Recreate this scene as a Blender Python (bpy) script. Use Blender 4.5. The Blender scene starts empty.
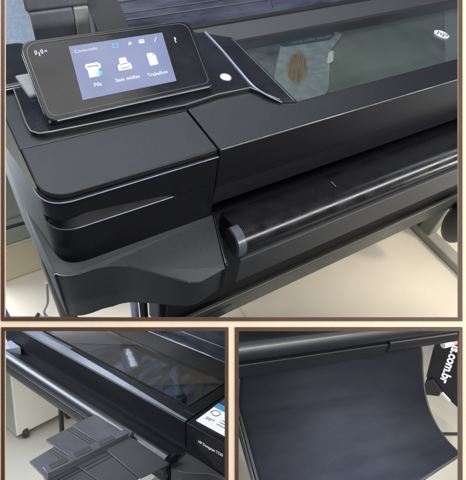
import bpy, bmesh, math, random
from mathutils import Vector, Matrix
random.seed(7)
sc = bpy.context.scene
COL = sc.collection
R_ = math.radians

# ------------------------------------------------------------------ frames
# Three set-ups of the same printer stand behind one board; each has its own axes
# (X along the printer, Y to its back, Z up), given as rotation + position from the viewpoint.
def frame(rows, t):
    m = Matrix([list(rows[i]) + [t[i]] for i in range(3)] + [[0, 0, 0, 1]])
    return m
TOPF = frame([[0.850635695677634, -0.5111950270427658, 0.12287618795264434],
              [-0.33657768462110954, -0.7090225906198092, -0.619679294640274],
              [0.4038989668891473, 0.48576394505718556, -0.7751767632149194]],
             [-0.02137430696880076, -0.1446948442205089, 0.7265854528697208])
BLF = frame([[0.7807273082242385, 0.6246850604306047, 0.015278922335910694],
             [0.15345329851304, -0.16796774172795848, -0.973775601930074],
             [-0.6057367046567368, 0.7625978055394743, -0.2269969859226671]],
            [-0.10555555555555556, 0.40444444444444444, 1.0])
BRF = frame([[0.8446074943917424, -0.47914737305353844, 0.23886392635388914],
             [0.02969787251729052, -0.4035367241985979, -0.914481354971774],
             [0.5345617053112294, 0.7794715563245129, -0.32660048391849067]],
            [0.014888888888888863, 0.30666666666666664, 1.0])
FLOOR = 0.932
W_TOP = Matrix.Translation((0, 0, FLOOR))            # main printer: axes = world axes
EYE = W_TOP @ TOPF.inverted()                        # viewpoint -> world
W_BL = EYE @ BLF
W_BR = EYE @ BRF

# ------------------------------------------------------------------ materials
def nt(name):
    m = bpy.data.materials.new(name); m.use_nodes = True
    n = m.node_tree.nodes; l = m.node_tree.links
    return m, n, l, n['Principled BSDF']

def pmat(name, col, rough=0.5, metal=0.0, bump=0.0, bscale=400, var=0.0, vscale=6, spec=0.5, coat=0.0, rvar=0.0, stretch=None, speck=0.0):
    m, n, l, p = nt(name)
    p.inputs['Base Color'].default_value = (*col, 1)
    p.inputs['Roughness'].default_value = rough
    p.inputs['Metallic'].default_value = metal
    p.inputs['Specular IOR Level'].default_value = spec
    p.inputs['Coat Weight'].default_value = coat
    p.inputs['Coat Roughness'].default_value = 0.08
    tc = n.new('ShaderNodeTexCoord')
    src = tc.outputs['Object']
    if stretch:
        mp = n.new('ShaderNodeMapping'); mp.inputs['Scale'].default_value = stretch
        l.new(src, mp.inputs['Vector']); src = mp.outputs['Vector']
    if var or rvar:
        nz = n.new('ShaderNodeTexNoise'); nz.inputs['Scale'].default_value = vscale
        nz.inputs['Detail'].default_value = 6; nz.inputs['Roughness'].default_value = 0.65
        l.new(src, nz.inputs['Vector'])
        if var:
            mx = n.new('ShaderNodeMix'); mx.data_type = 'RGBA'
            mx.inputs['A'].default_value = (*[max(0, c * (1 - var)) for c in col], 1)
            mx.inputs['B'].default_value = (*[min(1, c * (1 + var)) for c in col], 1)
            rg = n.new('ShaderNodeMapRange'); rg.inputs['From Min'].default_value = .3; rg.inputs['From Max'].default_value = .7
            l.new(nz.outputs['Fac'], rg.inputs['Value'])
            l.new(rg.outputs['Result'], mx.inputs['Factor']); l.new(mx.outputs['Result'], p.inputs['Base Color'])
        if rvar:
            r2 = n.new('ShaderNodeMapRange'); r2.inputs['From Min'].default_value = .3; r2.inputs['From Max'].default_value = .7
            r2.inputs['To Min'].default_value = max(.02, rough - rvar); r2.inputs['To Max'].default_value = min(1, rough + rvar)
            l.new(nz.outputs['Fac'], r2.inputs['Value']); l.new(r2.outputs['Result'], p.inputs['Roughness'])
    if speck:      # dust
        sn = n.new('ShaderNodeTexNoise'); sn.inputs['Scale'].default_value = 260; sn.inputs['Detail'].default_value = 4; sn.inputs['Roughness'].default_value = .7
        l.new(src, sn.inputs['Vector'])
        big = n.new('ShaderNodeTexNoise'); big.inputs['Scale'].default_value = 7; big.inputs['Detail'].default_value = 5
        l.new(src, big.inputs['Vector'])
        ad = n.new('ShaderNodeMath'); ad.operation = 'MULTIPLY_ADD'; ad.inputs[1].default_value = .35
        l.new(big.outputs['Fac'], ad.inputs[0]); l.new(sn.outputs['Fac'], ad.inputs[2])
        sr = n.new('ShaderNodeMapRange'); sr.inputs['From Min'].default_value = .74; sr.inputs['From Max'].default_value = .95; sr.inputs['To Max'].default_value = speck
        l.new(ad.outputs[0], sr.inputs['Value'])
        sm = n.new('ShaderNodeMix'); sm.data_type = 'RGBA'; sm.inputs['B'].default_value = (.20, .20, .21, 1)
        if var: l.new(mx.outputs['Result'], sm.inputs['A'])
        else: sm.inputs['A'].default_value = (*col, 1)
        l.new(sr.outputs['Result'], sm.inputs['Factor']); l.new(sm.outputs['Result'], p.inputs['Base Color'])
    if bump:
        b = n.new('ShaderNodeTexNoise'); b.inputs['Scale'].default_value = bscale; b.inputs['Detail'].default_value = 3
        l.new(src, b.inputs['Vector'])
        bp = n.new('ShaderNodeBump'); bp.inputs['Strength'].default_value = bump; bp.inputs['Distance'].default_value = .002
        l.new(b.outputs['Fac'], bp.inputs['Height']); l.new(bp.outputs['Normal'], p.inputs['Normal'])
    return m

def emis(name, col, s):
    m, n, l, p = nt(name)
    p.inputs['Base Color'].default_value = (0.02, 0.02, 0.02, 1); p.inputs['Roughness'].default_value = .25
    p.inputs['Emission Color'].default_value = (*col, 1); p.inputs['Emission Strength'].default_value = s
    return m

def glass(name, tint, clear=0.8, rough=0.03):
    m = bpy.data.materials.new(name); m.use_nodes = True
    n = m.node_tree.nodes; l = m.node_tree.links; n.clear()
    o = n.new('ShaderNodeOutputMaterial'); tr = n.new('ShaderNodeBsdfTransparent'); gl = n.new('ShaderNodeBsdfGlossy')
    tr.inputs['Color'].default_value = (*[c * clear for c in tint], 1)
    gl.inputs['Roughness'].default_value = rough; gl.inputs['Color'].default_value = (.95, .97, 1, 1)
    lw = n.new('ShaderNodeLayerWeight'); lw.inputs['Blend'].default_value = .28
    fr = n.new('ShaderNodeMapRange'); fr.inputs['To Min'].default_value = .045; fr.inputs['To Max'].default_value = .75
    l.new(lw.outputs['Facing'], fr.inputs['Value'])
    mx = n.new('ShaderNodeMixShader')
    l.new(fr.outputs[0], mx.inputs[0]); l.new(tr.outputs[0], mx.inputs[1]); l.new(gl.outputs[0], mx.inputs[2])
    l.new(mx.outputs[0], o.inputs['Surface'])
    return m

M = {}
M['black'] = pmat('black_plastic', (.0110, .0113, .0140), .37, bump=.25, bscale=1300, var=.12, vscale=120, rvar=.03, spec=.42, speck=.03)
M['black_shaded'] = pmat('black_plastic_shaded', (.0052, .0054, .0080), .45, bump=.25, bscale=1300, var=.12, vscale=120, spec=.22, speck=.02)  # darker copy of the black plastic, shade of front faces painted in
M['grey_black'] = pmat('grey_black_plastic', (.043, .044, .046), .46, bump=.35, bscale=1100, var=.12, vscale=150, speck=.02)
M['deep'] = pmat('deep_black', (.004, .004, .006), .6, var=.3)
M['gloss'] = pmat('glossy_black', (.010, .011, .015), .14, var=.3, vscale=12, rvar=.06, coat=.4, speck=.10)
M['edge_line'] = pmat('lid_edge_glint', (.27, .27, .285), .3, var=.8, vscale=9)
M['rear'] = pmat('rear_cover_gloss', (.036, .039, .058), .24, var=.75, vscale=20, bump=.25, bscale=60, rvar=.12, coat=.4, stretch=(.25, 1, 1))  # blotchy tone paints the streaked reflections on the cover
M['hood'] = pmat('grey_hood', (.10, .10, .12), .5, bump=.3, bscale=700, var=.2, vscale=20)
M['hood_light'] = pmat('light_grey_strip', (.23, .23, .23), .5, var=.15, vscale=20)
M['bezel'] = pmat('bezel_plastic', (.010, .011, .014), .2, var=.3, vscale=14, rvar=.05, coat=.3)
M['bezel_line'] = pmat('bezel_line', (.07, .072, .078), .35)
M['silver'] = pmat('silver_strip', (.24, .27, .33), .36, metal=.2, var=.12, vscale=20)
M['bright_edge'] = pmat('plastic_edge_glint', (.25, .28, .39), .3, var=.25, vscale=30)
M['soft_edge'] = pmat('edge_glint', (.16, .17, .2), .3, metal=.6, var=.2)  # edge highlights put into the colour
M['chrome'] = pmat('bright_trim', (.45, .46, .5), .22, metal=1, var=.15)
M['side'] = pmat('side_panel_plastic', (.075, .08, .07), .65, var=.3, vscale=5, spec=.2)
M['steel'] = pmat('grey_steel', (.15, .155, .14), .36, metal=.25, var=.2, vscale=8)
M['foot'] = pmat('dark_grey_foot', (.035, .038, .038), .42, var=.2)
M['shadow_bar'] = pmat('shadow_bar_grey', (.26, .25, .22), .6, var=.1)
M['beam'] = pmat('beam_grey', (.062, .066, .060), .4, metal=.2, var=.2, vscale=5)
M['cap'] = pmat('pale_end_cap', (.26, .28, .36), .22, var=.15, vscale=30)
M['end_cap'] = pmat('silver_grey_cap', (.09, .095, .12), .24, var=.2, vscale=40)
M['white'] = pmat('white_plastic', (.8, .82, .84), .4)
M['ink_white'] = emis('lit_white', (.92, .96, 1), .95)
M['ink_cyan'] = emis('lit_cyan', (.2, .65, .9), .9)
M['floor'] = pmat('cream_floor', (.58, .52, .43), .42, var=.05, vscale=3, bump=.05, bscale=200, rvar=.08)
M['floor2'] = pmat('beige_floor', (.58, .55, .47), .36, var=.06, vscale=4, rvar=.08)
M['wall'] = pmat('green_grey_wall', (.25, .28, .25), .8, var=.06, vscale=4)
M['wall_blue'] = pmat('blue_grey_wall', (.50, .57, .70), .85, var=.18, vscale=70, bump=.3, bscale=150)
M['skirt'] = pmat('beige_skirting', (.47, .42, .29), .6, var=.08, vscale=6)
M['cable_b'] = pmat('black_cable', (.01, .01, .011), .45)
M['cable_g'] = pmat('grey_cable', (.3, .3, .28), .5)
M['rubber'] = pmat('dark_rubber', (.02, .02, .021), .55, var=.2)
M['inner'] = pmat('window_inner', (.19, .21, .197), .6, var=.35, vscale=4)  # grey-green blotches stand in for pale reflections in the pane
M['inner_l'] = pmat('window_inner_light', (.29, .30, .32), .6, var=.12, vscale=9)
M['added_wall'] = pmat('dark_added_wall', (.035, .038, .05), .6, var=.2)
M['sheet_text'] = pmat('faint_print', (.27, .28, .30), .6)
M['sheet'] = pmat('pale_sheet', (.36, .38, .40), .6, var=.18, vscale=18)
M['sheet_blue'] = pmat('blue_heading', (.045, .065, .14), .6, var=.2)
M['brown'] = pmat('brown_figure', (.25, .175, .105), .7, var=.45, vscale=60)
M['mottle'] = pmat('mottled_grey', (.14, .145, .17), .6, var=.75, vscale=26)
M['cream'] = pmat('cream_board', (.63, .525, .385), .7, var=.05, vscale=12, bump=.08, bscale=300)
M['frame'] = pmat('brown_frame', (.058, .022, .010), .55, var=.18, vscale=25, bump=.1, bscale=250)
M['glass'] = glass('tinted_window_glass', (.97, 1, .97), .88)
M['glass_b'] = glass('tinted_window_glass_blue', (.85, .9, 1), .8)
M['tray'] = pmat('tray_plastic', (.065, .065, .075), .36, bump=.15, bscale=800, var=.15, vscale=14, stretch=(1, 4, 1))
M['tray_d'] = pmat('tray_plastic_shaded', (.042, .042, .047), .38, var=.15, vscale=14)  # shaded copy of the tray plastic, fall of light put into colour
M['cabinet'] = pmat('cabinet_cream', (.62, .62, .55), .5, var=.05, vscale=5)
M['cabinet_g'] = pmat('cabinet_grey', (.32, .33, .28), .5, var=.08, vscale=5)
M['bag'] = pmat('black_banner_cloth', (.0035, .004, .009), .5, var=.4, vscale=9, bump=.2, bscale=200)
M['valve_reflection'] = pmat('valve_reflection_grey', (.34, .36, .40), .4, var=.4, vscale=60)
M['bottle_reflection'] = pmat('pale_bottle_reflection', (.20, .22, .25), .75, var=.3, vscale=60)
M['pink'] = pmat('pink_end', (.62, .28, .28), .5, var=.2, vscale=60)

# platen: fine ridges running front to back
def platen_mat():
    m, n, l, p = nt('ribbed_platen')
    p.inputs['Specular IOR Level'].default_value = .55
    tc = n.new('ShaderNodeTexCoord'); wv = n.new('ShaderNodeTexWave'); wv.wave_type = 'BANDS'; wv.bands_direction = 'X'
    wv.inputs['Scale'].default_value = 88; wv.inputs['Distortion'].default_value = .6; wv.inputs['Detail'].default_value = 1
    l.new(tc.outputs['Object'], wv.inputs['Vector'])
    nz = n.new('ShaderNodeTexNoise'); nz.inputs['Scale'].default_value = 30; nz.inputs['Detail'].default_value = 4
    l.new(tc.outputs['Object'], nz.inputs['Vector'])
    ml = n.new('ShaderNodeMath'); ml.operation = 'MULTIPLY'; l.new(wv.outputs['Fac'], ml.inputs[0]); l.new(nz.outputs['Fac'], ml.inputs[1])
    bp = n.new('ShaderNodeBump'); bp.inputs['Strength'].default_value = .22; bp.inputs['Distance'].default_value = .0006
    l.new(ml.outputs[0], bp.inputs['Height']); l.new(bp.outputs['Normal'], p.inputs['Normal'])
    cb_ = n.new('ShaderNodeValToRGB'); cb_.color_ramp.elements[0].position = .1; cb_.color_ramp.elements[0].color = (.004, .004, .005, 1); cb_.color_ramp.elements[1].position = .6; cb_.color_ramp.elements[1].color = (.020, .020, .022, 1)
    l.new(ml.outputs[0], cb_.inputs['Fac']); l.new(cb_.outputs['Color'], p.inputs['Base Color'])
    mr = n.new('ShaderNodeMapRange'); mr.inputs['From Min'].default_value = .3; mr.inputs['From Max'].default_value = .7; mr.inputs['To Min'].default_value = .20; mr.inputs['To Max'].default_value = .32
    l.new(nz.outputs['Fac'], mr.inputs['Value']); l.new(mr.outputs['Result'], p.inputs['Roughness'])
    return m
# poster reflected in the pane: pale, with a soft brown streaked figure painted on
def poster_reflection_mat():
    m, n, l, p = nt('reflected_paper'); p.inputs['Roughness'].default_value = .6
    tc = n.new('ShaderNodeTexCoord'); mp = n.new('ShaderNodeMapping'); mp.vector_type = 'TEXTURE'
    mp.inputs['Location'].default_value = (-.024, .022, 0); mp.inputs['Rotation'].default_value = (0, 0, R_(50)); mp.inputs['Scale'].default_value = (.078, .024, 1)
    l.new(tc.outputs['Object'], mp.inputs['Vector'])
    nz = n.new('ShaderNodeTexNoise'); nz.inputs['Scale'].default_value = 38; nz.inputs['Detail'].default_value = 4; l.new(tc.outputs['Object'], nz.inputs['Vector'])
    ds = n.new('ShaderNodeMix'); ds.data_type = 'VECTOR'; ds.inputs['Factor'].default_value = .45
    l.new(mp.outputs['Vector'], ds.inputs['A']); l.new(nz.outputs['Color'], ds.inputs['B'])
    ln = n.new('ShaderNodeVectorMath'); ln.operation = 'LENGTH'
    sb = n.new('ShaderNodeVectorMath'); sb.operation = 'SUBTRACT'; sb.inputs[1].default_value = (.225, .225, .225); l.new(ds.outputs['Result'], sb.inputs[0])
    fl = n.new('ShaderNodeVectorMath'); fl.operation = 'MULTIPLY'; fl.inputs[1].default_value = (1, 1, 0); l.new(sb.outputs['Vector'], fl.inputs[0])
    l.new(fl.outputs['Vector'], ln.inputs[0])
    mr = n.new('ShaderNodeMapRange'); mr.interpolation_type = 'SMOOTHSTEP'; mr.inputs['From Min'].default_value = .38; mr.inputs['From Max'].default_value = .58; mr.inputs['To Min'].default_value = 1; mr.inputs['To Max'].default_value = 0
    l.new(ln.outputs['Value'], mr.inputs['Value'])
    st = n.new('ShaderNodeTexNoise'); st.inputs['Scale'].default_value = 1; st.inputs['Detail'].default_value = 3
    m2 = n.new('ShaderNodeMapping'); m2.inputs['Scale'].default_value = (1.2, 9, 1); l.new(mp.outputs['Vector'], m2.inputs['Vector']); l.new(m2.outputs['Vector'], st.inputs['Vector'])
    cr = n.new('ShaderNodeValToRGB'); cr.color_ramp.elements[0].position = .35; cr.color_ramp.elements[0].color = (.16, .105, .06, 1); cr.color_ramp.elements[1].position = .65; cr.color_ramp.elements[1].color = (.36, .27, .18, 1)
    l.new(st.outputs['Fac'], cr.inputs['Fac'])
    pc = n.new('ShaderNodeValToRGB'); pc.color_ramp.elements[0].color = (.24, .27, .31, 1); pc.color_ramp.elements[1].color = (.40, .42, .44, 1); pc.color_ramp.elements[0].position = .3; pc.color_ramp.elements[1].position = .7
    l.new(nz.outputs['Fac'], pc.inputs['Fac'])
    mx = n.new('ShaderNodeMix'); mx.data_type = 'RGBA'; l.new(mr.outputs['Result'], mx.inputs['Factor']); l.new(pc.outputs['Color'], mx.inputs['A']); l.new(cr.outputs['Color'], mx.inputs['B'])
    l.new(mx.outputs['Result'], p.inputs['Base Color'])
    return m
M['poster_reflection'] = poster_reflection_mat()
# soft streaks painted for what the lower left pane reflects
def pane_streaks_mat():
    m, n, l, p = nt('pane_reflection_streaks'); p.inputs['Roughness'].default_value = .6
    tc = n.new('ShaderNodeTexCoord'); mp = n.new('ShaderNodeMapping'); mp.inputs['Rotation'].default_value = (0, 0, R_(28)); mp.inputs['Scale'].default_value = (30, 7, 1)
    l.new(tc.outputs['Object'], mp.inputs['Vector'])
    nz = n.new('ShaderNodeTexNoise'); nz.inputs['Scale'].default_value = 1; nz.inputs['Detail'].default_value = 4; nz.inputs['Roughness'].default_value = .6
    l.new(mp.outputs['Vector'], nz.inputs['Vector'])
    cr = n.new('ShaderNodeValToRGB'); cr.color_ramp.elements[0].position = .38; cr.color_ramp.elements[0].color = (.03, .033, .05, 1); cr.color_ramp.elements[1].position = .62; cr.color_ramp.elements[1].color = (.38, .41, .47, 1)
    l.new(nz.outputs['Fac'], cr.inputs['Fac']); l.new(cr.outputs['Color'], p.inputs['Base Color'])
    return m
M['pane_streaks'] = pane_streaks_mat()
M['platen'] = platen_mat()
M['roller'] = pmat('smooth_roller', (.010, .011, .014), .40, var=.2, vscale=40, bump=.1, bscale=900, spec=.8, coat=.15, speck=.04)

# woven cloth of the basket
def cloth_mat():
    m, n, l, p = nt('basket_cloth')
    p.inputs['Roughness'].default_value = .78; p.inputs['Specular IOR Level'].default_value = .12
    p.inputs['Sheen Weight'].default_value = .0
    tc = n.new('ShaderNodeTexCoord')
    mp = n.new('ShaderNodeMapping'); mp.inputs['Scale'].default_value = (2.4, 8, 8)
    l.new(tc.outputs['Object'], mp.inputs['Vector'])
    nz = n.new('ShaderNodeTexNoise'); nz.inputs['Scale'].default_value = 1.6; nz.inputs['Detail'].default_value = 5
    l.new(mp.outputs['Vector'], nz.inputs['Vector'])
    cr = n.new('ShaderNodeValToRGB')
    cr.color_ramp.elements[0].position = .3; cr.color_ramp.elements[0].color = (.0060, .0064, .0108, 1)
    cr.color_ramp.elements[1].position = .7; cr.color_ramp.elements[1].color = (.0140, .0153, .0205, 1)
    l.new(nz.outputs['Fac'], cr.inputs['Fac']); l.new(cr.outputs['Color'], p.inputs['Base Color'])
    f = n.new('ShaderNodeTexNoise'); f.inputs['Scale'].default_value = 420; f.inputs['Detail'].default_value = 3
    l.new(tc.outputs['Object'], f.inputs['Vector'])
    b1 = n.new('ShaderNodeBump'); b1.inputs['Strength'].default_value = .5; b1.inputs['Distance'].default_value = .003
    l.new(f.outputs['Fac'], b1.inputs['Height'])
    b2 = n.new('ShaderNodeBump'); b2.inputs['Strength'].default_value = .3; b2.inputs['Distance'].default_value = .02
    l.new(nz.outputs['Fac'], b2.inputs['Height']); l.new(b1.outputs['Normal'], b2.inputs['Normal'])
    l.new(b2.outputs['Normal'], p.inputs['Normal'])
    return m
M['cloth'] = cloth_mat()
M['cloth_seam'] = pmat('cloth_seam', (.018, .020, .027), .8, var=.4, vscale=200)

# lit touch screen: blue-violet, a little brighter towards one side
def screen_mat():
    m, n, l, p = nt('lit_screen')
    p.inputs['Base Color'].default_value = (.02, .02, .03, 1); p.inputs['Roughness'].default_value = .2
    tc = n.new('ShaderNodeTexCoord'); nz = n.new('ShaderNodeTexNoise'); nz.inputs['Scale'].default_value = 9; nz.inputs['Detail'].default_value = 3
    l.new(tc.outputs['Object'], nz.inputs['Vector'])
    cr = n.new('ShaderNodeValToRGB')
    cr.color_ramp.elements[0].position = .25; cr.color_ramp.elements[0].color = (.21, .25, .43, 1)
    cr.color_ramp.elements[1].position = .75; cr.color_ramp.elements[1].color = (.31, .355, .56, 1)
    l.new(nz.outputs['Fac'], cr.inputs['Fac']); l.new(cr.outputs['Color'], p.inputs['Emission Color'])
    p.inputs['Emission Strength'].default_value = .98
    return m
M['screen'] = screen_mat()

# ------------------------------------------------------------------ mesh helpers
# the three bays are parted by two thin added walls, unseen behind the board; things that reach a wall end there
def wall_plane(u=None, v=None):
    n = Vector((1, 0, -(u - 233) / 450)) if u is not None else Vector((0, 1, -(v - 240) / 450))
    return n
BAYS = [(W_TOP, [(wall_plane(v=323.2), 1)]), (W_BL, [(wall_plane(v=324.8), -1), (wall_plane(u=232.2), 1)]), (W_BR, [(wall_plane(v=324.8), -1), (wall_plane(u=233.8), -1)])]
def butt(bm, world):
    for W, planes in BAYS:
        if W is not world: continue
        inv = (EYE.inverted() @ W)
        for n, s in planes:
            nl = (inv.to_3x3().transposed() @ (n * s)); pt = inv.inverted() @ Vector((0, 0, 0))
            if all(((v.co - pt).dot(nl)) < 0 for v in bm.verts): continue
            r = bmesh.ops.bisect_plane(bm, geom=bm.verts[:] + bm.edges[:] + bm.faces[:], plane_co=pt, plane_no=nl, clear_outer=True, dist=1e-6)
            ed = [e for e in r['geom_cut'] if isinstance(e, bmesh.types.BMEdge)]
            if ed: bmesh.ops.holes_fill(bm, edges=ed, sides=0)
WORLDS = {'top': W_TOP, 'bl': W_BL, 'br': W_BR, 'eye': EYE}
def link(name, bm, mat, parent=None, world=None, base=(0, 0, 0), bevel=0, seg=2, smooth=True, angle=35):
    """One mesh object; vertices are given in the frame's axes. base = the thing's base point in that frame."""
    bmesh.ops.recalc_face_normals(bm, faces=bm.faces)
    me = bpy.data.meshes.new(name)
    butt(bm, world or (W_TOP if parent is None else WORLDS[parent['_w']]))
    bmesh.ops.recalc_face_normals(bm, faces=bm.faces)
    if parent is not None: base = parent['_b']
    bmesh.ops.translate(bm, verts=bm.verts, vec=-Vector(base))
    bm.to_mesh(me); bm.free()
    o = bpy.data.objects.new(name, me); COL.objects.link(o)
    me.materials.append(mat)
    if smooth:
        for p in me.polygons: p.use_smooth = True
        try: me.set_sharp_from_angle(angle=R_(angle))
        except Exception: pass
    wk = parent['_w'] if parent is not None else [k for k, q in WORLDS.items() if q is (world or W_TOP)][0]
    o['_w'] = wk
    if parent is not None:
        o.parent = parent
        o['_b'] = list(base)
    else:
        o.matrix_world = (world or W_TOP) @ Matrix.Translation(base)
        o['_b'] = list(base)
    if bevel:
        bv = o.modifiers.new('bevel', 'BEVEL'); bv.width = bevel; bv.segments = seg; bv.limit_method = 'ANGLE'; bv.angle_limit = R_(30)
        bv.harden_normals = False
    return o

def thing(name, label, cat, world, base, group=None):
    o = bpy.data.objects.new(name, None); COL.objects.link(o)
    o.empty_display_size = .05
    o.matrix_world = world @ Matrix.Translation(base)
    o['_b'] = list(base); o['_w'] = [k for k, q in WORLDS.items() if q is world][0]; o['label'] = label; o['category'] = cat
    if group: o['group'] = group
    return o

def tag(o, label, cat, group=None):
    o['label'] = label; o['category'] = cat
    if group: o['group'] = group
    return o

def struct(o): o['kind'] = 'structure'; return o

def box(x0, x1, y0, y1, z0, z1, bm=None):
    bm = bm or bmesh.new()
    v = [bm.verts.new((x, y, z)) for z in (z0, z1) for y in (y0, y1) for x in (x0, x1)]
    for f in ((0, 1, 3, 2), (4, 5, 7, 6), (0, 1, 5, 4), (2, 3, 7, 6), (0, 2, 6, 4), (1, 3, 7, 5)):
        bm.faces.new([v[i] for i in f])
    return bm

def round_poly(pts, rad, n=8):
    """2-D polygon with rounded corners; rad = one radius or a list."""
    out = []; N = len(pts)
    for i in range(N):
        r = rad[i] if isinstance(rad, (list, tuple)) else rad
        p = Vector(pts[i]); a = Vector(pts[i - 1]); b = Vector(pts[(i + 1) % N])
        if r <= 0: out.append(tuple(p)); continue
        da = (a - p); db = (b - p); la, lb = da.length, db.length; da /= la; db /= lb
        ang = da.angle(db); t = min(r / math.tan(ang / 2), la * .49, lb * .49)
        p0 = p + da * t; p1 = p + db * t
        for k in range(n + 1):
            s = k / n
            out.append(tuple(p0 * (1 - s) ** 2 + p * 2 * s * (1 - s) + p1 * s * s))
    return out

def prism(poly, z0, z1, bm=None, f=None):
    """Extrude a 2-D polygon. f maps (u, v, w) to 3-D (default: x, y, z)."""
    bm = bm or bmesh.new(); f = f or (lambda u, v, w: (u, v, w))
    a = [bm.verts.new(f(u, v, z0)) for u, v in poly]; b = [bm.verts.new(f(u, v, z1)) for u, v in poly]
    n = len(poly)
    for i in range(n): bm.faces.new((a[i], a[(i + 1) % n], b[(i + 1) % n], b[i]))
    bm.faces.new(a); bm.faces.new(b)
    return bm

def along_x(prof, x0, x1, bm=None, n=1):
    """Extrude a closed (y, z) profile along X."""
    return prism(prof, x0, x1, bm, lambda y, z, x: (x, y, z))

def tube(pts, r, seg=10, bm=None, smooth=6):
    bm = bm or bmesh.new()
    P = [Vector(p) for p in pts]
    if smooth and len(P) > 2:      # Catmull-Rom
        Q = []
        E = [P[0] * 2 - P[1]] + P + [P[-1] * 2 - P[-2]]
        for i in range(1, len(E) - 2):
            for k in range(smooth):
                t = k / smooth; a, b, c, d = E[i - 1], E[i], E[i + 1], E[i + 2]
                Q.append(.5 * ((2 * b) + (c - a) * t + (2 * a - 5 * b + 4 * c - d) * t * t + (3 * b - a - 3 * c + d) * t ** 3))
        Q.append(P[-1]); P = Q
    rings = []
    for i, p in enumerate(P):
        d = (P[min(i + 1, len(P) - 1)] - P[max(i - 1, 0)]).normalized()
        u = d.orthogonal().normalized() if not rings else (u - d * u.dot(d)).normalized()
        w = d.cross(u)
        rr = r[i] if isinstance(r, list) else r
        rings.append([bm.verts.new(p + (u * math.cos(6.2832 * k / seg) + w * math.sin(6.2832 * k / seg)) * rr) for k in range(seg)])
    for a, b in zip(rings, rings[1:]):
        for k in range(seg): bm.faces.new((a[k], a[(k + 1) % seg], b[(k + 1) % seg], b[k]))
    bm.faces.new(rings[0]); bm.faces.new(rings[-1])
    return bm

def strip(pts, f=None, th=.0006, bm=None):
    """flat polygon patch with a little thickness, in plane coordinates mapped by f(u,v,w)"""
    return prism(pts, 0, th, bm, f)

def text_bm(body, size, f, align='CENTER', bold=0, shear=0, sp=1.0):
    cu = bpy.data.curves.new('lettering', 'FONT'); cu.body = body; cu.size = size; cu.align_x = align; cu.align_y = 'CENTER'
    cu.offset = bold; cu.shear = shear; cu.space_character = sp; cu.fill_mode = 'FRONT'
    o = bpy.data.objects.new('lettering', cu); COL.objects.link(o)
    dg = bpy.context.evaluated_depsgraph_get(); me = bpy.data.meshes.new_from_object(o.evaluated_get(dg))
    bm = bmesh.new(); bm.from_mesh(me)
    for v in bm.verts: v.co = Vector(f(v.co.x, v.co.y, 0))
    bpy.data.objects.remove(o); bpy.data.curves.remove(cu); bpy.data.meshes.remove(me)
    return bm

def arc(cy, cz, r, a0, a1, n=10):
    return [(cy + r * math.cos(R_(a0 + (a1 - a0) * k / n)), cz + r * math.sin(R_(a0 + (a1 - a0) * k / n))) for k in range(n + 1)]

def disc(cx, cy, rx, ry, n=28, rot=0):
    c, s = math.cos(rot), math.sin(rot)
    return [(cx + rx * math.cos(6.2832 * k / n) * c - ry * math.sin(6.2832 * k / n) * s,
             cy + rx * math.cos(6.2832 * k / n) * s + ry * math.sin(6.2832 * k / n) * c) for k in range(n)]

# ================================================================== MAIN SET-UP (upper opening)
P = thing('large_format_printer', 'black wide-format printer seen close up, lit blue touch screen and long tinted window', 'printer', W_TOP, (.35, .2, -.3))

# --- side cover: rounded block with a finger groove
XL, XS = -.281, -.0012
def cover_outline(ins=0.0):
    return round_poly([(XS, ins), (XS, .1145), (XL + ins, .1145), (XL + ins, ins)], [0, 0, 0, .044], 14)
bm = prism(round_poly([(XS, .004), (XS, .1140), (XL + .004, .1185), (XL + .004, .004)], [0, 0, 0, .042], 14), -.011, 0)
ct = link('cover_top', bm, M['black'], P, bevel=.0022, seg=3)
edge = [(x, y, -.0118) for x, y in round_poly([(XS, -.0002), (XL - .0002, -.0002), (XL - .0002, .1185)], [0, .046, 0], 14)]
link('cover_lip', tube([(x - .0008 * (x < -.25), y - .0010, z - .0006) for x, y, z in edge], .0008, 6, smooth=0), M['bright_edge'], ct)  # pale tube paints the highlight below the cover's top edge
# body below the lip, lofted in rings so the groove can sink in
pts = round_poly([(XS, 0), (XS, .1145), (XL, .1145), (XL, 0)], [0, 0, 0, .046], 16)
dense = []
for i in range(len(pts)):
    a = Vector(pts[i]); b = Vector(pts[(i + 1) % len(pts)]); n = max(1, int((b - a).length / .008))
    dense += [a.lerp(b, k / n) for k in range(n)]
cen = Vector((-.14, .06))
def groove(p):
    # (upper edge z, depth) of the groove at outline point p
    if p.y > .075 or p.x > -.079: return (-.0725, 0.0)
    if p.y > .02:
        k = max(0, 1 - (p.y - .02) / .055); return (-.0725 + .0200 * k, .010 * k)
    t = min(1, max(0, (-.079 - p.x) / .16)); return (-.0700 + .026 * t ** .8 - (.0085 * min(1, max(0, (-p.x - .225) / .03))), (.021 * min(1, t * 2.4 + .04)) * (1 - .52 * min(1, max(0, (-p.x - .20) / .06))))
def nrm(i):
    a = dense[i - 1]; b = dense[(i + 1) % len(dense)]; d = (b - a).normalized(); n = Vector((d.y, -d.x))
    return n if n.dot(cen - dense[i]) > 0 else -n
rings = []
bm = bmesh.new()
for lev in range(9):
    ring = []
    for i, p in enumerate(dense):
        zu, dp = groove(p); q = Vector((p.x, p.y)); n = nrm(i)
        onfront = p.y < .1 and p.x < XS - .001
        if lev == 0: z = -.0112; q = q + n * (.0015 if onfront else 0)
        elif lev == 1: z = -.0128
        elif lev == 2: z = zu + .0012
        elif lev == 3: z = zu; q = q + n * min(.0008, dp)
        elif lev == 4: z = zu - .0004; q = q + n * dp
        elif lev == 5: z = min(zu - .0008, -.0560); q = q + n * dp
        elif lev == 6: z = -.0728; q = q + n * min(dp, .0016)
        elif lev == 7: z = -.0746
        else: z = -.158
        ring.append(bm.verts.new((q.x, q.y, z)))
    rings.append(ring)
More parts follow.
